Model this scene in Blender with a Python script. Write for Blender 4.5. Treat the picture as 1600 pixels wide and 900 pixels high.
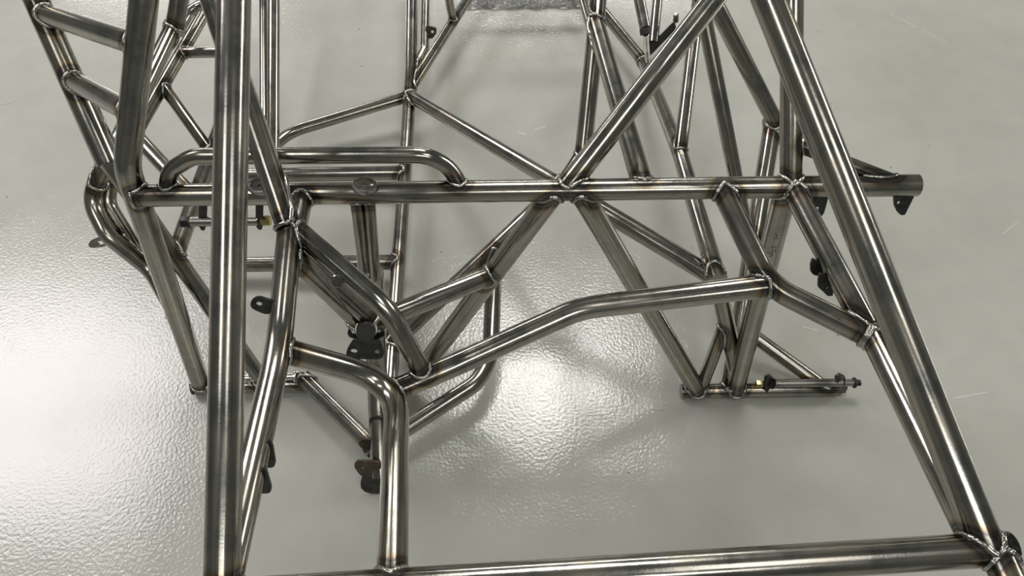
import bpy, bmesh, math, random
from mathutils import Vector, Matrix, noise
random.seed(7)
for o in list(bpy.data.objects): bpy.data.objects.remove(o)
scn = bpy.context.scene
C = bpy.context.collection
# ---------------------------------------------------------------- camera, world, lights, exposure
cam_d = bpy.data.cameras.new('camera'); cam = bpy.data.objects.new('camera', cam_d); C.objects.link(cam)
cam_d.sensor_width = 36; cam_d.lens = 36*1155/1600
cam.location = (0, 0, 1.8); cam.rotation_euler = (math.radians(35), 0, 0)
scn.camera = cam
scn.view_settings.view_transform = 'Standard'; scn.view_settings.look = 'None'
scn.view_settings.exposure = 0.0; scn.view_settings.gamma = 1.0; scn.view_settings.use_curve_mapping = False
w = bpy.data.worlds.new('world'); scn.world = w; w.use_nodes = True
w.node_tree.nodes['Background'].inputs[0].default_value = (0.84, 0.87, 0.80, 1)
w.node_tree.nodes['Background'].inputs[1].default_value = 0.15
def area(name, loc, sx, sy, power, col=(1, .985, .94)):
    d = bpy.data.lights.new(name, 'AREA'); d.shape = 'RECTANGLE'; d.size = sx; d.size_y = sy
    d.energy = power; d.color = col
    o = bpy.data.objects.new(name, d); C.objects.link(o); o.location = loc
    return o
area('ceiling_or_fill_lamp', (0.35, 3.7, 5.0), 1.6, 1.4, 112)
area('ceiling_or_fill_lamp', (-4.9, 3.4, 5.0), 3.0, 2.8, 260, (1, .93, .955))
area('ceiling_or_fill_lamp', (11.0, 5.0, 5.0), 3.0, 3.0, 800, (1, .97, .90))  # added fill light, brightens the right floor with its glare out of frame
area('ceiling_or_fill_lamp', (-6.5, 13.0, 5.0), 4.0, 2.0, 560, (1, .97, .93))  # added fill light, unseen, lifts the floor at upper left
area('ceiling_or_fill_lamp', (-1.9, -.9, 5.0), 1.2, 2.0, 34)
area('ceiling_or_fill_lamp', (1.9, -.9, 5.0), 1.2, 2.0, 34)
area('ceiling_or_fill_lamp', (1.2, -4.2, 5.0), 3.0, 1.6, 90)
area('ceiling_or_fill_lamp', (1.0, 12.5, 5.0), 5.0, 1.4, 480)  # added far fill light, placed so the floor shows no reflection of it

# ---------------------------------------------------------------- materials
def nt(name):
    m = bpy.data.materials.new(name); m.use_nodes = True
    t = m.node_tree; return m, t, t.nodes, t.links, t.nodes['Principled BSDF']
def ramp(N, stops):
    r = N.new('ShaderNodeValToRGB'); e = r.color_ramp.elements
    e[0].position, e[0].color = stops[0][0], (*stops[0][1], 1)
    e[1].position, e[1].color = stops[-1][0], (*stops[-1][1], 1)
    for p, c in stops[1:-1]:
        x = e.new(p); x.color = (*c, 1)
    return r
def mix(N, L, mode, fac, a, b):
    m = N.new('ShaderNodeMix'); m.data_type = 'RGBA'; m.blend_type = mode
    for s, v in ((m.inputs[0], fac), (m.inputs[6], a), (m.inputs[7], b)):
        if hasattr(v, 'links') or hasattr(v, 'is_linked'): L.new(v, s)
        else: s.default_value = v
    return m.outputs[2]
def steel_mat(name, base, rough, heat=True, streak=.35):
    m, t, N, L, b = nt(name)
    uv = N.new('ShaderNodeUVMap'); uv.uv_map = 'UVMap'
    mp = N.new('ShaderNodeMapping'); mp.inputs['Scale'].default_value = (160, 3.0, 1); L.new(uv.outputs[0], mp.inputs[0])
    oi = N.new('ShaderNodeObjectInfo'); ad = N.new('ShaderNodeVectorMath'); ad.operation = 'ADD'
    sc = N.new('ShaderNodeMath'); sc.operation = 'MULTIPLY'; sc.inputs[1].default_value = 50; L.new(oi.outputs['Random'], sc.inputs[0])
    L.new(mp.outputs[0], ad.inputs[0]); L.new(sc.outputs[0], ad.inputs[1])
    n1 = N.new('ShaderNodeTexNoise'); n1.inputs['Scale'].default_value = 1; n1.inputs['Detail'].default_value = 5; L.new(ad.outputs[0], n1.inputs[0])
    tc = N.new('ShaderNodeTexCoord')
    n2 = N.new('ShaderNodeTexNoise'); n2.inputs['Scale'].default_value = 14; n2.inputs['Detail'].default_value = 6; n2.inputs['Roughness'].default_value = .65
    L.new(tc.outputs['Object'], n2.inputs[0])
    n3 = N.new('ShaderNodeTexNoise'); n3.inputs['Scale'].default_value = 300; n3.inputs['Detail'].default_value = 3
    L.new(tc.outputs['Object'], n3.inputs[0])
    r1 = ramp(N, [(.3, tuple(c*(1-streak) for c in base)), (.7, tuple(min(1, c*(1+streak*.6)) for c in base))]); L.new(n1.outputs[0], r1.inputs[0])
    warm = ramp(N, [(.35, (.74, .76, .76)), (.52, (1, 1, .98)), (.72, (.90, .85, .79))]); L.new(n2.outputs[0], warm.inputs[0])
    col = mix(N, L, 'MULTIPLY', 1.0, r1.outputs[0], warm.outputs[0])
    if heat:
        hu = N.new('ShaderNodeUVMap'); hu.uv_map = 'HeatMap'; at = N.new('ShaderNodeSeparateXYZ'); L.new(hu.outputs[0], at.inputs[0])
        wob = N.new('ShaderNodeMath'); wob.operation = 'MULTIPLY_ADD'; wob.inputs[1].default_value = .35; L.new(n2.outputs[0], wob.inputs[0])
        L.new(at.outputs['X'], wob.inputs[2])
        sb = N.new('ShaderNodeMath'); sb.operation = 'SUBTRACT'; sb.inputs[1].default_value = .17; L.new(wob.outputs[0], sb.inputs[0])
        hr = ramp(N, [(.0, (1, 1, 1)), (.22, (.95, .86, .70)), (.38, (.60, .49, .41)), (.50, (.27, .26, .29)), (.60, (.50, .49, .48)), (.74, (.30, .29, .28)), (1, (.13, .13, .13))])
        L.new(sb.outputs[0], hr.inputs[0])
        col = mix(N, L, 'MULTIPLY', 1.0, col, hr.outputs[0])
    L.new(col, b.inputs['Base Color'])
    b.inputs['Metallic'].default_value = 1
    rr = N.new('ShaderNodeMapRange'); rr.inputs[1].default_value = .3; rr.inputs[2].default_value = .75
    rr.inputs[3].default_value = rough*.75; rr.inputs[4].default_value = rough*1.45; L.new(n2.outputs[0], rr.inputs[0]); L.new(rr.outputs[0], b.inputs['Roughness'])
    bp = N.new('ShaderNodeBump'); bp.inputs['Strength'].default_value = .10; bp.inputs['Distance'].default_value = .0006
    hsum = N.new('ShaderNodeMath'); hsum.operation = 'ADD'; L.new(n1.outputs[0], hsum.inputs[0]); L.new(n3.outputs[0], hsum.inputs[1])
    L.new(hsum.outputs[0], bp.inputs['Height']); L.new(bp.outputs[0], b.inputs['Normal'])
    return m
def simple(name, col, metal, rough):
    m, t, N, L, b = nt(name)
    tc = N.new('ShaderNodeTexCoord'); n = N.new('ShaderNodeTexNoise'); n.inputs['Scale'].default_value = 60; n.inputs['Detail'].default_value = 4
    L.new(tc.outputs['Object'], n.inputs[0])
    r = ramp(N, [(.3, tuple(c*.7 for c in col)), (.7, tuple(min(1, c*1.25) for c in col))]); L.new(n.outputs[0], r.inputs[0])
    L.new(r.outputs[0], b.inputs['Base Color'])
    b.inputs['Metallic'].default_value = metal; b.inputs['Roughness'].default_value = rough
    return m
M = {
    'steel': steel_mat('raw_steel_tube', (.385, .372, .342), .18),
    'steel_part': steel_mat('raw_steel_part', (.38, .365, .34), .26, heat=False),
    'weld': steel_mat('weld_metal', (.45, .435, .40), .22, heat=False),
    'dark': simple('black_phosphate_steel', (.07, .07, .068), .85, .36),
    'rust': simple('brown_scaled_steel', (.11, .085, .07), .8, .4),
    'black': simple('black_plastic', (.03, .03, .032), 0, .45),
    'brass': simple('yellow_zinc', (.62, .52, .22), 1, .25),
    'bright': simple('bright_zinc', (.75, .74, .70), 1, .16),
}
def floor_mat():
    m, t, N, L, b = nt('grey_epoxy_floor')
    tc = N.new('ShaderNodeTexCoord')
    def noi(s, d, r=.5):
        n = N.new('ShaderNodeTexNoise'); n.inputs['Scale'].default_value = s; n.inputs['Detail'].default_value = d; n.inputs['Roughness'].default_value = r
        L.new(tc.outputs['Object'], n.inputs[0]); return n.outputs[0]
    big = noi(1.6, 5); mid = noi(9, 6, .6); fine = noi(118, 3); grime = noi(30, 8, .75)
    c0 = ramp(N, [(.3, (.40, .405, .365)), (.7, (.47, .472, .43))]); L.new(big, c0.inputs[0])
    c1 = ramp(N, [(.35, (.95, .95, .95)), (.6, (1, 1, 1))]); L.new(mid, c1.inputs[0])
    col = mix(N, L, 'MULTIPLY', 1.0, c0.outputs[0], c1.outputs[0])
    c2 = ramp(N, [(.26, (.42, .41, .38)), (.335, (1, 1, 1))]); L.new(grime, c2.inputs[0])
    col = mix(N, L, 'MULTIPLY', .55, col, c2.outputs[0])
    # small dirt specks
    vo = N.new('ShaderNodeTexVoronoi'); vo.inputs['Scale'].default_value = 9; L.new(tc.outputs['Object'], vo.inputs[0])
    c3 = ramp(N, [(.022, (.25, .24, .22)), (.04, (1, 1, 1))]); L.new(vo.outputs['Distance'], c3.inputs[0])
    col = mix(N, L, 'MULTIPLY', .7, col, c3.outputs[0])
    # individual scratches and scuffs in the coating: (x0,y0,x1,y1,half width,colour)
    sep = N.new('ShaderNodeSeparateXYZ'); L.new(tc.outputs['Object'], sep.inputs[0])
    for p0, p1, wd, cc in SCRATCHES:
        A = Vector((p0[0], p0[1], 0)); Bv = Vector((p1[0], p1[1], 0)); D = Bv-A; ln = D.length; D.normalize()
        def vm(op, x, y):
            n = N.new('ShaderNodeVectorMath'); n.operation = op
            for k, v in ((0, x), (1, y)):
                if isinstance(v, (tuple, Vector)): n.inputs[k].default_value = v
                else: L.new(v, n.inputs[k])
            return n
        rel = vm('SUBTRACT', tc.outputs['Object'], tuple(A))
        t1 = vm('DOT_PRODUCT', rel.outputs[0], tuple(D)); cl = N.new('ShaderNodeClamp'); cl.inputs[1].default_value = 0; cl.inputs[2].default_value = ln
        L.new(t1.outputs['Value'], cl.inputs[0])
        sc = N.new('ShaderNodeVectorMath'); sc.operation = 'SCALE'; sc.inputs[0].default_value = D; L.new(cl.outputs[0], sc.inputs['Scale'])
        df = vm('DISTANCE', rel.outputs[0], sc.outputs[0])
        ns = N.new('ShaderNodeMath'); ns.operation = 'MULTIPLY_ADD'; ns.inputs[1].default_value = wd*3; ns.inputs[2].default_value = -wd*.6; L.new(grime, ns.inputs[0])
        lt = N.new('ShaderNodeMath'); lt.operation = 'LESS_THAN'; L.new(df.outputs['Value'], lt.inputs[0]); L.new(ns.outputs[0], lt.inputs[1])
        hf = N.new('ShaderNodeMath'); hf.operation = 'MULTIPLY'; hf.inputs[1].default_value = .6; L.new(lt.outputs[0], hf.inputs[0])
        col = mix(N, L, 'MIX', hf.outputs[0], col, (*cc, 1))
    L.new(col, b.inputs['Base Color'])
    rr = N.new('ShaderNodeMapRange'); rr.inputs[1].default_value = .3; rr.inputs[2].default_value = .7; rr.inputs[3].default_value = .05; rr.inputs[4].default_value = .12
    L.new(mid, rr.inputs[0]); L.new(rr.outputs[0], b.inputs['Roughness'])
    b.inputs['Specular IOR Level'].default_value = .6
    bp = N.new('ShaderNodeBump'); bp.inputs['Strength'].default_value = .5; bp.inputs['Distance'].default_value = .0015
    L.new(fine, bp.inputs['Height']); L.new(bp.outputs[0], b.inputs['Normal'])
    return m
SCRATCHES = [((1.5209, 2.6027), (1.5975, 2.5194), 0.0014, (0.75, 0.75, 0.72)), ((1.6126, 2.503), (1.6813, 2.4228), 0.001, (0.75, 0.75, 0.72)), ((1.5405, 1.4685), (1.6092, 1.5208), 0.0012, (0.75, 0.75, 0.72)), ((1.1888, 0.8986), (1.2906, 0.9178), 0.0012, (0.75, 0.75, 0.72)), ((-1.8399, 2.0605), (-1.787, 2.0844), 0.001, (0.12, 0.11, 0.1)), ((-0.8753, 0.7738), (-0.8613, 0.7457), 0.0012, (0.12, 0.11, 0.1)), ((0.0783, 1.9351), (0.1169, 1.9544), 0.002, (0.75, 0.75, 0.72)), ((0.0223, 1.9223), (0.049, 1.9127), 0.0026, (0.75, 0.75, 0.72)), ((0.8353, 1.1259), (0.8744, 1.113), 0.0014, (0.75, 0.75, 0.72)), ((0.3583, 0.8647), (0.409, 0.8609), 0.0007, (0.12, 0.11, 0.1))]
M['floor'] = floor_mat()

# ---------------------------------------------------------------- helpers
def link(name, bm, mat, parent=None, smooth=True):
    me = bpy.data.meshes.new(name); bm.to_mesh(me); bm.free()
    me.materials.append(M[mat] if isinstance(mat, str) else mat)
    if smooth:
        for p in me.polygons: p.use_smooth = True
    o = bpy.data.objects.new(name, me); C.objects.link(o)
    if parent: o.parent = parent
    return o
def sharp(o, ang=35):
    me = o.data; bm = bmesh.new(); bm.from_mesh(me)
    for e in bm.edges:
        if len(e.link_faces) == 2 and e.calc_face_angle() > math.radians(ang): e.smooth = False
    bm.to_mesh(me); bm.free()
def frame(d):
    d = d.normalized(); a = Vector((0, 0, 1)) if abs(d.z) < .9 else Vector((1, 0, 0))
    n = d.cross(a).normalized(); return n, d.cross(n).normalized()
def fillet(P, R):
    """polyline with rounded bends, resampled about every 2 cm"""
    P = [Vector(p) for p in P]; out = [P[0]]
    for i in range(1, len(P)-1):
        a, b, c = P[i-1], P[i], P[i+1]
        u = (a-b); v = (c-b); lu, lv = u.length, v.length; u.normalize(); v.normalize()
        th = math.pi - u.angle(v)
        if th < .02: out.append(b); continue
        t = min(R*math.tan(th/2), lu*.48, lv*.48)
        p0 = b+u*t; p1 = b+v*t; k = 10
        for j in range(k+1):
            s = j/k; out.append(p0*(1-s)**2 + b*(2*s*(1-s)) + p1*s*s)
    out.append(P[-1]); res = [out[0]]
    for q in out[1:]:
        p = res[-1]; n = max(1, int((q-p).length/.01))
        for j in range(1, n+1): res.append(p.lerp(q, j/n))
    return res
def sweep(path, r, sides=24, heat=None, closed=False, radf=None, caps=True):
    bm = bmesh.new(); uvl = bm.loops.layers.uv.new('UVMap')
    h2 = bm.loops.layers.uv.new('HeatMap') if heat else None; hv = {}
    if heat: uvl = bm.loops.layers.uv['UVMap']
    n = None; rings = []; L = [0]; m = len(path)
    for i in range(m):
        if closed: d = path[(i+1) % m]-path[i-1]
        else: d = path[min(i+1, m-1)]-path[max(i-1, 0)]
        d.normalize()
        if n is None: n, b = frame(d)
        n = (n - d*n.dot(d)).normalized(); b = d.cross(n)
        if i: L.append(L[-1]+(path[i]-path[i-1]).length)
        rr = radf(i) if radf else r
        ring = []
        for k in range(sides):
            a = 2*math.pi*k/sides
            v = bm.verts.new(path[i]+(n*math.cos(a)+b*math.sin(a))*rr)
            if heat: hv[v] = heat(v.co)
            ring.append(v)
        rings.append(ring)
    for i in range(m if closed else m-1):
        A, B = rings[i], rings[(i+1) % m]
        for k in range(sides):
            f = bm.faces.new((A[k], A[(k+1) % sides], B[(k+1) % sides], B[k]))
            l2 = L[i+1] if i+1 < m else L[i]+.01
            for lp, (u, v) in zip(f.loops, ((k, L[i]), (k+1, L[i]), (k+1, l2), (k, l2))): lp[uvl].uv = (u/sides*6.283*r, v)
            if heat:
                for lp in f.loops: lp[h2].uv = (hv[lp.vert], .5)
    if caps and not closed:
        bm.faces.new(rings[0][::-1]); bm.faces.new(rings[-1])
    return bm
def thing(name, label, cat, loc=(0, 0, 0), group=None):
    o = bpy.data.objects.new(name, None); C.objects.link(o); o.location = loc
    o['label'] = label; o['category'] = cat
    if group: o['group'] = group
    return o

# ---------------------------------------------------------------- the setting
bm = bmesh.new()
for x, y in ((-9, -5), (9, -5), (9, 12), (-9, 12)): bm.verts.new((x, y, 0))
bm.faces.new(bm.verts)
fl = link('floor', bm, 'floor', smooth=False); fl['kind'] = 'structure'

# ---------------------------------------------------------------- chassis tables (metres)
# kind, diameter, centre line, bend radius, tubes the two ends are welded to
TUBES = [
    ('cross_tube', 0.0490, [(-0.4270,0.2391,0.7000),(0.7255,0.3069,0.7000)], 0.09, (None,None)),
    ('cross_tube', 0.0445, [(-0.7456,0.9896,0.7050),(0.8116,1.0179,0.7050)], 0.09, (None,None)),
    ('pillar_tube', 0.0508, [(-0.4277,1.0752,1.1600),(-0.4078,0.2402,0.7000)], 0.09, (None,0)),
    ('pillar_tube', 0.0508, [(0.3800,1.1088,1.1400),(0.6921,0.3049,0.7000)], 0.09, (None,0)),
    ('pillar_tube', 0.0460, [(0.7036,0.3056,0.7000),(0.7096,0.1444,0.7100),(0.7296,0.1244,0.0200)], 0.12, (0,None)),
    ('hoop_tube', 0.0490, [(-0.6312,1.2096,1.0800),(-0.7433,1.0081,0.7650),(-0.8334,0.9253,0.0300)], 0.12, (None,None)),
    ('pillar_tube', 0.0440, [(0.5409,1.3440,1.0000),(0.5579,1.0133,0.7050)], 0.09, (None,1)),
    ('brace_tube', 0.0470, [(0.4934,1.4292,0.9700),(0.1047,1.0051,0.7050)], 0.09, (None,1)),
    ('brace_tube', 0.0460, [(-0.6013,1.3321,1.0200),(-0.4110,0.8722,0.7550)], 0.09, (None,None)),
    ('brace_tube', 0.0460, [(-0.4088,0.8794,0.7500),(-0.4147,0.6661,0.6600),(-0.4066,0.2403,0.7000)], 0.25, (None,0)),
    ('brace_tube', 0.0400, [(-0.4138,0.9957,0.7050),(-0.4112,0.7904,0.7124)], 0.09, (1,9)),
    ('bent_tube', 0.0445, [(0.4180,1.0108,0.7050),(0.4843,0.8041,0.6600),(0.6373,0.6968,0.6600)], 0.13, (1,None)),
    ('brace_tube', 0.0445, [(0.5593,1.0134,0.7050),(0.6442,0.7049,0.6600)], 0.09, (1,None)),
    ('brace_tube', 0.0445, [(0.6480,0.7103,0.6600),(0.6803,0.3042,0.7000)], 0.09, (None,0)),
    ('bent_tube', 0.0470, [(-0.4147,0.6653,0.6601),(-0.2258,0.6839,0.5000),(-0.1704,0.2542,0.7000)], 0.14, (9,0)),
    ('bent_tube', 0.0460, [(-0.2231,0.6629,0.5097),(-0.1011,0.7173,0.5200),(0.1328,0.8048,0.5800),(0.4843,0.8041,0.6600)], 0.2, (14,11)),
    ('bent_tube', 0.0390, [(-0.4088,0.8792,0.7499),(-0.2293,0.7521,0.6600),(-0.1704,0.6864,0.5142)], 0.12, (9,15)),
    ('loop_tube', 0.0330, [(-0.6822,0.9908,0.7050),(-0.6731,1.0172,0.7450),(-0.6135,1.0240,0.7800),(-0.1628,1.0275,0.7800),(-0.1221,1.0276,0.7450),(-0.0968,1.0014,0.7050)], 0.07, (1,1)),
    ('cross_tube', 0.0480, [(-0.4277,1.0752,1.1600),(0.3800,1.1088,1.1400)], 0.09, (None,None)),
    ('foot_tube', 0.0380, [(-0.8564,0.9224,0.0210),(-0.5309,0.9301,0.0210)], 0.09, (None,None)),
    ('foot_tube', 0.0380, [(0.4523,0.9090,0.0210),(0.8768,0.9147,0.0210)], 0.09, (None,None)),
    ('brace_tube', 0.0470, [(0.0867,1.0048,0.7050),(-0.2724,0.9144,0.0400)], 0.09, (1,None)),
    ('brace_tube', 0.0470, [(0.1340,1.0056,0.7050),(0.4971,0.9096,0.0210)], 0.09, (1,20)),
    ('rail_tube', 0.0520, [(-1.0394,1.4616,0.9300),(-0.8905,1.1610,0.6200)], 0.09, (None,None)),
    ('brace_tube', 0.0400, [(-0.9449,1.2708,0.7333),(-0.8920,1.1926,0.6000)], 0.09, (23,None)),
    ('rail_tube', 0.0420, [(-0.8970,1.1728,0.6200),(-0.6633,0.9269,0.0210)], 0.09, (None,19)),
    ('rung_tube', 0.0420, [(-0.9993,1.3807,0.8465),(-0.6760,1.1292,0.9542)], 0.09, (23,5)),
    ('rung_tube', 0.0420, [(-0.9519,1.2851,0.7479),(-0.7123,1.0638,0.8521)], 0.09, (23,5)),
    ('brace_tube', 0.0460, [(-0.8193,1.7354,0.7500),(-0.8719,1.6462,0.6200)], 0.09, (None,None)),
    ('brace_tube', 0.0420, [(-0.8768,1.6462,0.6200),(-0.9454,1.2175,0.5500)], 0.09, (None,None)),
    ('loop_tube', 0.0400, [(-0.9341,1.2102,0.5700),(-0.9897,1.1629,0.5000),(-0.9490,1.0956,0.4500),(-0.8751,1.0647,0.3500),(-0.7992,0.9567,0.3087)], 0.07, (None,5)),
    ('loop_tube', 0.0360, [(-0.9454,1.2370,0.5300),(-0.9657,1.1775,0.4700),(-0.8860,1.0693,0.3647)], 0.05, (None,30)),
    ('brace_tube', 0.0340, [(-0.8443,1.9512,0.5500),(-1.0088,1.4374,0.4200)], 0.09, (None,None)),
    ('bent_tube', 0.0280, [(-0.9017,1.7076,0.5600),(-0.8793,1.7989,0.5800),(-0.7862,1.8043,0.6000)], 0.06, (None,None)),
    ('brace_tube', 0.0420, [(-0.8167,1.5818,0.3600),(-0.8080,1.0792,0.3919)], 0.09, (None,25)),
    ('brace_tube', 0.0320, [(-0.9534,1.6104,0.4638),(-0.8143,1.4465,0.3686)], 0.09, (32,34)),
    ('brace_tube', 0.0400, [(-1.0016,1.4596,0.4256),(-0.8113,1.2706,0.3798)], 0.09, (32,34)),
    ('rung_tube', 0.0320, [(-0.9192,1.7170,0.4908),(-0.7576,1.7076,0.5000)], 0.09, (32,None)),
    ('rail_tube', 0.0380, [(-0.7854,2.2808,0.4200),(-0.7632,1.7209,0.1200)], 0.09, (None,None)),
    ('rail_tube', 0.0280, [(-0.8928,2.4792,0.3000),(-0.8014,1.7704,0.1200)], 0.09, (None,None)),
    ('rail_tube', 0.0420, [(-0.3914,2.7106,0.1600),(-0.3471,2.0526,0.1400),(-0.3414,1.6995,0.0900),(-0.3199,0.8358,0.0600)], 0.5, (None,None)),
    ('bent_tube', 0.0340, [(-0.3444,2.7767,0.1200),(-0.3141,2.2175,0.1200),(-0.3469,2.0422,0.1385)], 0.1, (None,40)),
    ('brace_tube', 0.0360, [(-0.0706,2.7373,0.1600),(-0.3461,1.9919,0.1314)], 0.09, (None,40)),
    ('brace_tube', 0.0300, [(-0.2356,2.3139,0.4000),(-0.2148,2.3473,0.1450)], 0.09, (None,42)),
    ('bent_tube', 0.0380, [(-0.7872,1.7516,0.0900),(-0.7318,1.8292,0.0900),(-0.3456,1.9627,0.1273)], 0.12, (None,40)),
    ('brace_tube', 0.0420, [(-0.3456,1.9637,0.1274),(0.1245,1.3004,0.4000)], 0.09, (40,None)),
    ('brace_tube', 0.0440, [(0.1245,1.3004,0.4000),(-0.3247,1.0267,0.0666)], 0.09, (None,40)),
    ('brace_tube', 0.0460, [(0.1245,1.3004,0.4000),(0.4980,1.0489,0.3400)], 0.09, (None,None)),
    ('brace_tube', 0.0420, [(0.2291,1.7809,0.7400),(0.2086,1.5830,0.6800)], 0.09, (None,None)),
    ('brace_tube', 0.0440, [(0.2058,1.5882,0.6800),(0.2631,1.0080,0.7050)], 0.09, (None,1)),
    ('brace_tube', 0.0440, [(0.2120,1.6060,0.6600),(0.1737,1.3004,0.4000)], 0.09, (None,None)),
    ('brace_tube', 0.0340, [(0.1245,1.3004,0.4000),(0.1820,1.3668,0.4565)], 0.09, (None,50)),
    ('brace_tube', 0.0260, [(0.1921,2.2312,0.4500),(0.2410,1.8053,0.4500)], 0.09, (None,None)),
    ('brace_tube', 0.0400, [(0.2310,2.7417,0.1000),(0.4820,2.1508,0.1000)], 0.09, (None,None)),
    ('brace_tube', 0.0440, [(0.4706,2.1719,0.1000),(0.4671,1.4907,0.3300),(0.4794,0.9985,0.4000)], 0.5, (None,None)),
    ('brace_tube', 0.0420, [(0.4789,1.0185,0.3972),(0.5984,0.9286,0.0600)], 0.09, (54,None)),
    ('brace_tube', 0.0380, [(0.5563,1.9995,0.5500),(0.4673,1.4845,0.3309)], 0.09, (None,54)),
    ('brace_tube', 0.0440, [(0.4377,1.7137,0.7800),(0.7241,1.5226,0.4000)], 0.09, (None,None)),
    ('brace_tube', 0.0500, [(0.7205,1.5481,0.4000),(0.5833,0.9107,0.0210)], 0.09, (None,20)),
    ('brace_tube', 0.0370, [(0.4552,1.6147,0.7400),(0.6498,1.2195,0.2046)], 0.09, (None,58)),
    ('brace_tube', 0.0480, [(0.5492,1.0132,0.7050),(0.5974,0.9109,0.0210)], 0.09, (1,20)),
    ('brace_tube', 0.0300, [(0.5545,1.0791,0.7636),(0.7841,1.0174,0.7050)], 0.09, (6,1)),
    ('brace_tube', 0.0445, [(-0.3026,0.8163,0.5000),(-0.0425,0.9723,0.4658)], 0.09, (None,21)),
    ('brace_tube', 0.0420, [(-0.4101,0.8330,0.7304),(-0.3019,0.8100,0.5000)], 0.09, (9,None)),
    ('brace_tube', 0.0400, [(-0.4120,0.8539,0.7101),(-0.2866,0.8097,0.5300)], 0.09, (10,None)),
    ('brace_tube', 0.0270, [(-0.3107,0.9975,0.7050),(-0.3173,0.9340,0.5000)], 0.09, (1,None)),
    ('brace_tube', 0.0250, [(-0.2853,0.9980,0.7050),(-0.2966,0.9340,0.5000)], 0.09, (1,None)),
    ('brace_tube', 0.0500, [(-0.3036,0.9477,0.5000),(-0.3361,0.9074,0.2000),(-0.3201,0.6603,0.0500)], 0.3, (None,None)),
    ('cross_tube', 0.0460, [(-0.9670,1.6579,0.0600),(-0.3400,1.6443,0.0881)], 0.09, (None,40)),
    ('cross_tube', 0.0445, [(-0.8555,1.3010,0.0600),(-0.3315,1.2998,0.0761)], 0.09, (None,40)),
    ('bent_tube', 0.0440, [(-0.0447,1.1973,0.2744),(-0.0576,0.9698,0.0900),(-0.0912,0.8977,0.0900),(-0.3250,0.7369,0.0700)], 0.09, (46,None)),
    ('brace_tube', 0.0440, [(-0.5558,0.9340,0.0500),(-0.3434,0.7318,0.0500)], 0.09, (None,None)),
    ('brace_tube', 0.0340, [(0.5031,0.9097,0.0210),(0.5293,0.9806,0.2551)], 0.09, (20,55)),
    ('brace_tube', 0.0380, [(0.6271,1.0655,0.0900),(0.8446,0.9143,0.0210)], 0.09, (None,20)),
    ('cross_tube', 0.0400, [(-0.1739,2.5227,0.1600),(0.3030,2.5392,0.1600)], 0.09, (None,None)),
    ('brace_tube', 0.0360, [(0.5347,2.4792,0.3000),(0.5054,2.2344,0.1400)], 0.09, (None,None)),
]
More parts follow.
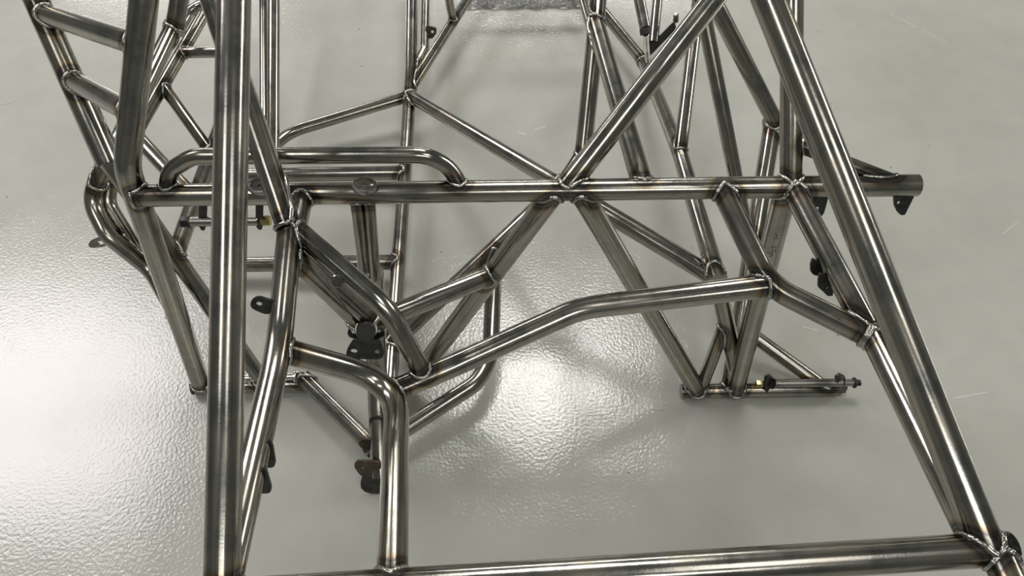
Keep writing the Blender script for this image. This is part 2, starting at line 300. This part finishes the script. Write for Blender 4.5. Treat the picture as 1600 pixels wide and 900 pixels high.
PLATES = [
    ('mounting_tab', 'dark', [(-0.4661,0.7306,0.7049),(-0.4629,0.7339,0.7123),(-0.4577,0.7360,0.7168),(-0.4513,0.7372,0.7195),(-0.4445,0.7370,0.7192),(-0.4319,0.7347,0.7141),(-0.4135,0.7339,0.7123),(-0.4164,0.7265,0.6957),(-0.4406,0.7219,0.6855),(-0.4503,0.7235,0.6892),(-0.4612,0.7261,0.6948),(-0.4654,0.7281,0.6994)], [[(-0.4445,0.7309,0.7055),(-0.4457,0.7299,0.7033),(-0.4482,0.7292,0.7017),(-0.4513,0.7289,0.7011),(-0.4541,0.7292,0.7017),(-0.4560,0.7299,0.7033),(-0.4564,0.7309,0.7055),(-0.4551,0.7319,0.7077),(-0.4527,0.7326,0.7093),(-0.4496,0.7329,0.7099),(-0.4467,0.7326,0.7093),(-0.4449,0.7319,0.7077)]], 0.005),
    ('mounting_plate', 'dark', [(-0.3263,0.7884,0.4950),(-0.3409,0.7785,0.4730),(-0.3449,0.7734,0.4618),(-0.3414,0.7694,0.4528),(-0.3348,0.7677,0.4490),(-0.2787,0.7674,0.4483),(-0.2692,0.7694,0.4528),(-0.2645,0.7755,0.4663),(-0.2720,0.7884,0.4950)], [[(-0.3205,0.7758,0.4670),(-0.3219,0.7746,0.4644),(-0.3248,0.7737,0.4624),(-0.3286,0.7734,0.4617),(-0.3323,0.7737,0.4624),(-0.3348,0.7746,0.4644),(-0.3355,0.7758,0.4670),(-0.3341,0.7770,0.4697),(-0.3312,0.7779,0.4717),(-0.3274,0.7782,0.4724),(-0.3237,0.7779,0.4717),(-0.3212,0.7770,0.4697)],[(-0.2753,0.7748,0.4648),(-0.2762,0.7734,0.4618),(-0.2783,0.7725,0.4596),(-0.2809,0.7721,0.4588),(-0.2834,0.7725,0.4596),(-0.2850,0.7734,0.4618),(-0.2854,0.7748,0.4648),(-0.2844,0.7761,0.4678),(-0.2823,0.7771,0.4699),(-0.2797,0.7775,0.4707),(-0.2773,0.7771,0.4699),(-0.2756,0.7761,0.4678)]], 0.005),
    ('mounting_plate', 'dark', [(-0.3273,0.8217,0.5125),(-0.3395,0.8134,0.4940),(-0.3428,0.8089,0.4841),(-0.3398,0.8050,0.4753),(-0.3274,0.8028,0.4704),(-0.2833,0.8020,0.4686),(-0.2652,0.8064,0.4786),(-0.2644,0.8099,0.4863),(-0.2832,0.8197,0.5082)], [[(-0.3253,0.8109,0.4885),(-0.3263,0.8094,0.4852),(-0.3283,0.8083,0.4828),(-0.3307,0.8079,0.4819),(-0.3328,0.8083,0.4828),(-0.3342,0.8094,0.4852),(-0.3344,0.8109,0.4885),(-0.3334,0.8124,0.4918),(-0.3314,0.8135,0.4942),(-0.3291,0.8139,0.4951),(-0.3269,0.8135,0.4942),(-0.3256,0.8124,0.4918)]], 0.005),
    ('mounting_tab', 'dark', [(0.6020,1.0066,0.6910),(0.6093,0.9954,0.6660),(0.6156,0.9914,0.6572),(0.6242,0.9879,0.6494),(0.6303,0.9877,0.6488),(0.6336,0.9906,0.6553),(0.6345,0.9971,0.6699),(0.6348,1.0066,0.6910)], [[(0.6218,0.9948,0.6647),(0.6218,0.9940,0.6629),(0.6208,0.9934,0.6615),(0.6193,0.9932,0.6611),(0.6175,0.9934,0.6615),(0.6159,0.9940,0.6629),(0.6150,0.9948,0.6647),(0.6151,0.9956,0.6665),(0.6160,0.9962,0.6678),(0.6176,0.9964,0.6683),(0.6194,0.9962,0.6678),(0.6209,0.9956,0.6665)]], 0.006),
    ('mounting_tab', 'dark', [(0.7630,1.0098,0.6979),(0.7715,0.9977,0.6711),(0.7817,0.9916,0.6575),(0.7914,0.9886,0.6509),(0.7990,0.9889,0.6517),(0.8020,0.9951,0.6653),(0.8068,1.0063,0.6903),(0.8028,1.0094,0.6972)], [[(0.7829,0.9997,0.6756),(0.7830,0.9989,0.6738),(0.7822,0.9983,0.6725),(0.7806,0.9981,0.6720),(0.7788,0.9983,0.6725),(0.7772,0.9989,0.6738),(0.7762,0.9997,0.6756),(0.7761,1.0005,0.6774),(0.7770,1.0011,0.6788),(0.7785,1.0013,0.6792),(0.7803,1.0011,0.6788),(0.7820,1.0005,0.6774)]], 0.006),
    ('suspension_bracket', 'dark', [(0.5723,0.8579,0.6791),(0.5708,0.8519,0.6658),(0.5744,0.8454,0.6513),(0.5809,0.8428,0.6455),(0.5888,0.8419,0.6435),(0.6062,0.8406,0.6406),(0.6016,0.8493,0.6600)], [], 0.006),
    ('suspension_bracket', 'dark', [(0.5782,0.8252,0.6741),(0.5799,0.8183,0.6589),(0.5824,0.8127,0.6463),(0.5929,0.8092,0.6385),(0.6044,0.8048,0.6287),(0.6155,0.8048,0.6287),(0.6091,0.8149,0.6511),(0.5895,0.8244,0.6722)], [[(0.6033,0.8117,0.6440),(0.6033,0.8111,0.6429),(0.6026,0.8108,0.6420),(0.6016,0.8106,0.6417),(0.6004,0.8108,0.6420),(0.5994,0.8111,0.6429),(0.5989,0.8117,0.6440),(0.5989,0.8122,0.6452),(0.5995,0.8126,0.6460),(0.6005,0.8127,0.6464),(0.6017,0.8126,0.6460),(0.6027,0.8122,0.6452)]], 0.006),
    ('suspension_bracket', 'dark', [(-0.3901,0.4779,0.6920),(-0.3875,0.4767,0.6892),(-0.3848,0.4721,0.6789),(-0.3865,0.4575,0.6464),(-0.3895,0.4547,0.6402),(-0.3946,0.4535,0.6377),(-0.4104,0.4535,0.6377),(-0.4040,0.4687,0.6713)], [], 0.006),
    ('suspension_bracket', 'dark', [(-0.3845,0.4305,0.6987),(-0.3833,0.4280,0.6931),(-0.3818,0.4126,0.6591),(-0.3835,0.4092,0.6513),(-0.3881,0.4072,0.6471),(-0.4081,0.4070,0.6465),(-0.3997,0.4195,0.6743)], [], 0.006),
    ('suspension_bracket', 'rust', [(-0.3657,0.7361,0.1117),(-0.3745,0.7312,0.1010),(-0.3747,0.7286,0.0952),(-0.3637,0.7206,0.0774),(-0.3219,0.7222,0.0809),(-0.3188,0.7361,0.1117)], [], 0.006),
    ('suspension_bracket', 'rust', [(-0.3712,0.6839,0.1048),(-0.3805,0.6795,0.0948),(-0.3807,0.6743,0.0833),(-0.3743,0.6678,0.0688),(-0.3662,0.6625,0.0571),(-0.3196,0.6612,0.0542),(-0.3148,0.6827,0.1019)], [[(-0.3589,0.6730,0.0804),(-0.3596,0.6720,0.0783),(-0.3609,0.6713,0.0767),(-0.3625,0.6711,0.0761),(-0.3640,0.6713,0.0767),(-0.3650,0.6720,0.0783),(-0.3651,0.6730,0.0804),(-0.3645,0.6739,0.0825),(-0.3632,0.6746,0.0841),(-0.3616,0.6749,0.0846),(-0.3601,0.6746,0.0841),(-0.3591,0.6739,0.0825)]], 0.006),
    ('suspension_bracket', 'dark', [(-0.3665,0.6630,0.0559),(-0.3720,0.6550,0.0382),(-0.3729,0.6469,0.0203),(-0.3648,0.6415,0.0082),(-0.3487,0.6391,0.0028),(-0.3224,0.6388,0.0022),(-0.3068,0.6786,0.0907),(-0.3449,0.6747,0.0821)], [], 0.006),
    ('suspension_bracket', 'dark', [(-0.3455,0.7774,0.1497),(-0.3513,0.7611,0.1134),(-0.3510,0.7547,0.0992),(-0.3133,0.7534,0.0964),(-0.3082,0.7774,0.1497)], [], 0.006),
    ('slotted_tab', 'steel_part', [(-0.9726,1.1020,0.4586),(-0.9606,1.0997,0.4487),(-0.9919,1.0928,0.4378),(-0.9998,1.0893,0.4300),(-1.0004,1.0864,0.4219),(-0.9927,1.0860,0.4187),(-0.9658,1.0892,0.4199),(-0.9380,1.0957,0.4306),(-0.9410,1.1016,0.4485)], [[(-0.9581,1.0934,0.4299),(-0.9602,1.0924,0.4277),(-0.9647,1.0915,0.4264),(-0.9703,1.0909,0.4262),(-0.9754,1.0908,0.4273),(-0.9788,1.0912,0.4293),(-0.9794,1.0919,0.4317),(-0.9772,1.0929,0.4339),(-0.9728,1.0938,0.4352),(-0.9672,1.0944,0.4354),(-0.9621,1.0946,0.4343),(-0.9587,1.0942,0.4323)]], 0.005),
    ('gusset_plate', 'dark', [(0.4773,2.2426,0.1501),(0.5184,2.2426,0.1501),(0.5732,2.2675,0.2055),(0.5832,2.2561,0.1802),(0.4971,2.2164,0.0919),(0.4826,2.2192,0.0981)], [], 0.005),
    ('mounting_tab', 'rust', [(-0.3140,2.3223,0.1469),(-0.2985,2.3209,0.1438),(-0.2754,2.3186,0.1386),(-0.2764,2.3105,0.1208),(-0.2922,2.3029,0.1037),(-0.3167,2.3036,0.1053)], [[(-0.2852,2.3129,0.1259),(-0.2861,2.3117,0.1234),(-0.2883,2.3109,0.1216),(-0.2911,2.3106,0.1210),(-0.2939,2.3109,0.1216),(-0.2958,2.3117,0.1234),(-0.2964,2.3129,0.1259),(-0.2955,2.3140,0.1284),(-0.2934,2.3148,0.1302),(-0.2905,2.3151,0.1308),(-0.2878,2.3148,0.1302),(-0.2858,2.3140,0.1284)]], 0.012),
    ('mounting_plate', 'dark', [(-0.0510,1.0991,0.2098),(-0.0334,1.1015,0.2152),(-0.0337,1.0391,0.0765),(-0.0504,1.0365,0.0707)], [], 0.006),
    ('hanger_tab', 'dark', [(-0.6363,1.0134,0.6749),(-0.6519,0.9883,0.6200),(-0.6493,0.9857,0.6065),(-0.6440,0.9879,0.6039),(-0.6382,0.9939,0.6134),(-0.6228,1.0190,0.6687)], [], 0.006),
    ('hanger_tab', 'dark', [(-0.5214,1.0127,0.6757),(-0.5335,0.9882,0.6161),(-0.5305,0.9871,0.6070),(-0.5250,0.9893,0.6043),(-0.5209,0.9942,0.6130),(-0.5085,1.0180,0.6697)], [], 0.006),
    ('mounting_tab', 'dark', [(0.6633,0.9157,0.0912),(0.6736,0.9224,0.0893),(0.6872,0.9241,0.0721),(0.6998,0.9188,0.0426),(0.7030,0.9049,0.0102),(0.6905,0.8964,0.0120),(0.6756,0.8965,0.0344),(0.6642,0.9051,0.0687)], [], 0.007),
    ('mounting_tab', 'dark', [(0.8446,0.9140,0.0910),(0.8570,0.9233,0.0911),(0.8741,0.9282,0.0751),(0.8953,0.9262,0.0394),(0.9053,0.9206,0.0132),(0.8994,0.9117,0.0043),(0.8837,0.9049,0.0141),(0.8640,0.9058,0.0456)], [], 0.007),
]
CYLS = [
    ('pivot_sleeve', 'steel_part', (-0.6718,0.9902,0.6250), (-0.5252,0.9928,0.6250), 0.0105, 20),
    ('bolt_head', 'dark', (-0.6842,0.9893,0.6250), (-0.6691,0.9898,0.6250), 0.0125, 6),
    ('pivot_washer', 'dark', (-0.6697,0.9898,0.6250), (-0.6651,0.9898,0.6250), 0.0135, 20),
    ('lock_nut', 'brass', (-0.5186,0.9928,0.6250), (-0.5008,0.9931,0.6250), 0.0115, 6),
    ('pivot_sleeve', 'steel_part', (0.6952,0.9142,0.0550), (0.8733,0.9161,0.0550), 0.0115, 20),
    ('lock_nut', 'brass', (0.6441,0.9123,0.0550), (0.6610,0.9123,0.0550), 0.0105, 6),
    ('threaded_stud', 'dark', (0.6577,0.9123,0.0550), (0.7003,0.9142,0.0550), 0.008, 16),
    ('pivot_stub', 'steel_part', (0.8767,0.9161,0.0550), (0.9038,0.9161,0.0550), 0.0095, 16),
    ('pivot_washer', 'dark', (0.9021,0.9161,0.0550), (0.9080,0.9161,0.0550), 0.0145, 20),
    ('bolt_head', 'dark', (0.9072,0.9161,0.0550), (0.9207,0.9161,0.0550), 0.0095, 6),
    ('pivot_washer', 'steel_part', (0.6919,0.9142,0.0550), (0.6978,0.9142,0.0550), 0.0145, 20),
    ('pivot_sleeve', 'bright', (-0.7085,0.9294,0.0550), (-0.5770,0.9351,0.0550), 0.0105, 20),
    ('pivot_washer', 'bright', (-0.5795,0.9351,0.0550), (-0.5719,0.9351,0.0550), 0.0165, 20),
    ('pivot_washer', 'bright', (-0.6983,0.9294,0.0550), (-0.6915,0.9294,0.0550), 0.0165, 20),
    ('threaded_stud', 'dark', (-0.5719,0.9351,0.0550), (-0.5375,0.9332,0.0550), 0.01, 16),
    ('lock_nut', 'dark', (-0.5630,0.9332,0.0550), (-0.5491,0.9313,0.0550), 0.0155, 6),
    ('lock_nut', 'bright', (-0.3220,0.9314,0.5200), (-0.3107,0.9399,0.5200), 0.012, 6),
    ('round_boss', 'steel_part', (-0.3026,0.8163,0.5000), (-0.2946,0.7883,0.5300), 0.023, 28),
    ('end_plug', 'black', (-0.2946,0.7883,0.5300), (-0.2910,0.7734,0.5420), 0.0195, 28),
    ('shock_tube', 'steel_part', (0.4147,2.2478,0.3600), (0.4433,2.1206,0.2800), 0.0185, 20),
    ('shock_collar', 'black', (0.4422,2.1206,0.2800), (0.4462,2.1069,0.2650), 0.0185, 20),
    ('shock_shaft', 'bright', (0.4462,2.1069,0.2650), (0.4736,2.1278,0.1400), 0.0095, 16),
    ('threaded_stud', 'steel_part', (0.5767,2.2688,0.2000), (0.5730,2.2738,0.2300), 0.011, 16),
    ('end_plug', 'dark', (-0.8574,0.9209,0.0220), (-0.8523,0.9211,0.0220), 0.021, 24),
    ('ring_boss', 'steel_part', (-0.3182,0.8091,0.6800), (-0.3205,0.7845,0.7000), 0.0125, 20),
]
SPOTS = {'boss1': (-0.491, 0.996, 0.713), 'boss2': (-0.2875, 0.9977, 0.713), 'wrapA': (-0.2014, 2.6283, -0.0), 'wrapB': (0.2974, 2.6368, 0.0), 'wrapC': (-0.2061, 2.7508, 0.0)}
MARKS = [(60, [(0.549, 0.9733, 0.5903), (0.5576, 0.9721, 0.5927)]), (60, [(0.5501, 0.9746, 0.6037), (0.555, 0.9727, 0.5958)]), (60, [(0.5496, 0.9701, 0.5655), (0.5592, 0.9685, 0.5685)]), (60, [(0.5544, 0.9678, 0.5597), (0.5566, 0.9645, 0.539)]), (60, [(0.5603, 0.9662, 0.5529), (0.5605, 0.9674, 0.5611)]), (60, [(0.5444, 0.9714, 0.5461), (0.5514, 0.9673, 0.5485)]), (60, [(0.5461, 0.9694, 0.5388), (0.5494, 0.9668, 0.536)]), (31, [(-0.9328, 1.138, 0.4523), (-0.9302, 1.1423, 0.452), (-0.9261, 1.1385, 0.447), (-0.9263, 1.1341, 0.4459)]), (31, [(-0.9231, 1.1318, 0.4424), (-0.9214, 1.1366, 0.4413), (-0.9173, 1.1306, 0.4359)])]

root = thing('tube_chassis', 'raw welded steel tube chassis frame of a buggy standing on the grey floor', 'car frame')
paths = [fillet(t[2], t[3]) for t in TUBES]
# welded ends: the point on the joint and how strong its heat mark is
joints = []
def closest(path, p):
    best = None
    for a, b in zip(path[:-1], path[1:]):
        d = b-a; s = max(0, min(1, (p-a).dot(d)/max(d.length_squared, 1e-12))); q = a+d*s; e = (q-p).length
        if best is None or e < best[0]: best = (e, q, d.normalized())
    return best
beads = []
for i, t in enumerate(TUBES):
    r = t[1]/2
    for e in (0, 1):
        p = paths[i][0] if e == 0 else paths[i][-1]
        d = (paths[i][1]-p if e == 0 else paths[i][-2]-p).normalized()
        # walk inwards for the direction over a longer stretch
        j = t[4][e]
        if j is None:
            c = [(closest(paths[k], p)[0], k) for k in range(len(TUBES)) if k != i]
            c = [(x, k) for x, k in c if x < TUBES[k][1]/2+.012 and abs(closest(paths[k], p)[2].dot(d)) < .93]
            if not c: continue
            j = min(c)[1]
        _, q, ax = closest(paths[j], p); R = TUBES[j][1]/2
        n, b = frame(d); loop = []; K = 90
        cosang = abs(ax.dot(d)); smax = min(.09, R/max(math.sqrt(1-cosang**2), .3)+r*1.6)
        for k in range(K):
            a = 2*math.pi*k/K; o = p+(n*math.cos(a)+b*math.sin(a))*r
            w0 = (o-q); w0 -= ax*w0.dot(ax); v0 = d-ax*d.dot(ax)
            A = v0.length_squared; B = w0.dot(v0); Cc = w0.length_squared-R*R
            disc = B*B-A*Cc
            s = (-B+math.sqrt(disc))/A if disc > 0 and A > 1e-6 else -B/max(A, 1e-3)
            loop.append(o+d*max(0, min(s, smax)))
        beads.append((i, loop)); ctr = sum(loop, Vector())/K
        joints.append((ctr, max((q-ctr).length for q in loop), loop[::3]))
def heat(co):
    h = 0
    for c, R, lp in joints:
        if (co-c).length < R+.03:
            e = min((co-q).length for q in lp)
            if e < .028: h = max(h, 1-e/.028)
    return h
names = {}
tube_objs = []
for t, path in zip(TUBES, paths):
    o = link(t[0], sweep(path, t[1]/2, 24, heat), 'steel', root); sharp(o, 50); tube_objs.append(o)
for i, loop in beads:
    ph = random.random()*6
    br = min(.0050, TUBES[i][1]*.12)
    rad = lambda k: br*(.85+.28*abs(math.sin(k*math.pi/2.5+ph)))*(.9+.2*noise.noise(loop[k % 90]*120))
    link('weld_bead', sweep(loop, br, 7, closed=True, radf=rad), 'weld', tube_objs[i])

def plate(kind, mat, outer, holes, th):
    P = [Vector(p) for p in outer]
    n = Vector()
    for a, b in zip(P, P[1:]+P[:1]): n += a.cross(b)
    n.normalize()
    bm = bmesh.new(); edges = []
    def lp(Q):
        vs = [bm.verts.new(q) for q in Q]
        for a, b in zip(vs, vs[1:]+vs[:1]): edges.append(bm.edges.new((a, b)))
    # soften the outline corners
    Q = []
    for i, p in enumerate(P):
        a, c = P[i-1], P[(i+1) % len(P)]; Q += [p.lerp(a, .22), p*.72+(a+c)*.14 if False else p.lerp((a+c)/2, .10), p.lerp(c, .22)]
    lp(Q)
    for h in holes: lp([Vector(q) for q in h])
    bmesh.ops.triangle_fill(bm, use_beauty=True, use_dissolve=False, edges=edges)
    g = bmesh.ops.extrude_face_region(bm, geom=bm.faces[:])
    for v in [x for x in g['geom'] if isinstance(x, bmesh.types.BMVert)]: v.co += n*th
    bmesh.ops.recalc_face_normals(bm, faces=bm.faces[:])
    o = link(kind, bm, mat, root, smooth=False)
    bv = o.modifiers.new('bevel', 'BEVEL'); bv.width = .0008; bv.segments = 2; bv.limit_method = 'ANGLE'
    return o
for p in PLATES: plate(*p)
def rod(kind, mat, a, b, r, sides, parent=None):
    a, b = Vector(a), Vector(b); d = (b-a); l = d.length; ch = min(.0015, r*.15, l*.3); d.normalize()
    n, m = frame(d); bm = bmesh.new(); rings = []
    if kind == 'threaded_stud':
        k = max(2, int(l/.0025)); prof = [(0, r*.85)]
        for j in range(k): prof += [((j+.25)/k*l, r), ((j+.75)/k*l, r*.82)]
        prof.append((l, r*.8))
    elif sides == 6: prof = [(0, r*.93), (ch, r), (l-ch, r), (l, r*.9)]
    else: prof = [(0, r-ch), (ch, r), (l-ch, r), (l, r-ch)]
    for s, rr in prof:
        rings.append([bm.verts.new(a+d*s+(n*math.cos(2*math.pi*k/sides)+m*math.sin(2*math.pi*k/sides))*rr) for k in range(sides)])
    for A, B in zip(rings[:-1], rings[1:]):
        for k in range(sides): bm.faces.new((A[k], A[(k+1) % sides], B[(k+1) % sides], B[k]))
    bm.faces.new(rings[0][::-1]); bm.faces.new(rings[-1])
    bm.loops.layers.uv.new('UVMap')
    o = link(kind, bm, mat, parent or root); sharp(o, 30); return o
for c in CYLS: rod(*c)
# oval threaded bungs let into the cross tube
for k in ('boss1', 'boss2'):
    ax = Vector((0, -.30, 1)).normalized(); p = Vector(SPOTS[k])+ax*.016
    n = Vector((1, 0, 0)); m = ax.cross(n); bm = bmesh.new(); bm.loops.layers.uv.new('UVMap'); rings = []
    for s, rr in ((-.01, .027), (.004, .027), (.008, .0245), (.0085, .019), (.0065, .0165), (.0065, .005), (.0, .0045)):
        rings.append([bm.verts.new(p+ax*s+(n*math.cos(a)+m*math.sin(a)*.62)*rr) for a in [2*math.pi*j/32 for j in range(32)]])
    for A, B in zip(rings[:-1], rings[1:]):
        for j in range(32): bm.faces.new((A[j], A[(j+1) % 32], B[(j+1) % 32], B[j]))
    bm.faces.new(rings[-1])
    bmesh.ops.recalc_face_normals(bm, faces=bm.faces[:])
    o = link('threaded_bung', bm, 'steel_part', root); sharp(o, 40)

# crumpled strip of grey plastic film lying on the floor behind the frame
a, b2, c2 = (Vector(SPOTS[k]) for k in ('wrapA', 'wrapB', 'wrapC'))
bm = bmesh.new(); bm.loops.layers.uv.new('UVMap'); nx, ny = 110, 26; g = []
for j in range(ny+1):
    row = []
    for i in range(nx+1):
        u, v = i/nx, j/ny; q = a+(b2-a)*u+(c2-a)*v
        q.y += .012*noise.noise(Vector((u*9, v*2, 4)))
        ed = min(1, min(u, 1-u, v, 1-v)*9)
        q.z = .003+ed*(.022*abs(noise.noise(Vector((u*14, v*4.5, 1))))+.012*abs(noise.noise(Vector((u*34+v*9, v*9, 7)))))
        row.append(bm.verts.new(q))
    g.append(row)
for j in range(ny):
    for i in range(nx): bm.faces.new((g[j][i], g[j][i+1], g[j+1][i+1], g[j+1][i]))
pm, t, N, L, bs = nt('grey_plastic_film'); bs.inputs['Base Color'].default_value = (.22, .22, .21, 1)
bs.inputs['Roughness'].default_value = .22; bs.inputs['Alpha'].default_value = .75
film = link('plastic_film', bm, pm)
film['label'] = 'crumpled strip of grey plastic film lying flat on the floor behind the tube frame'; film['category'] = 'plastic sheet'

# faint marker strokes written on two tubes
for ti, st in MARKS:
    link('marker_stroke', sweep([Vector(p) for p in st], .0009, 6), 'black', tube_objs[ti])
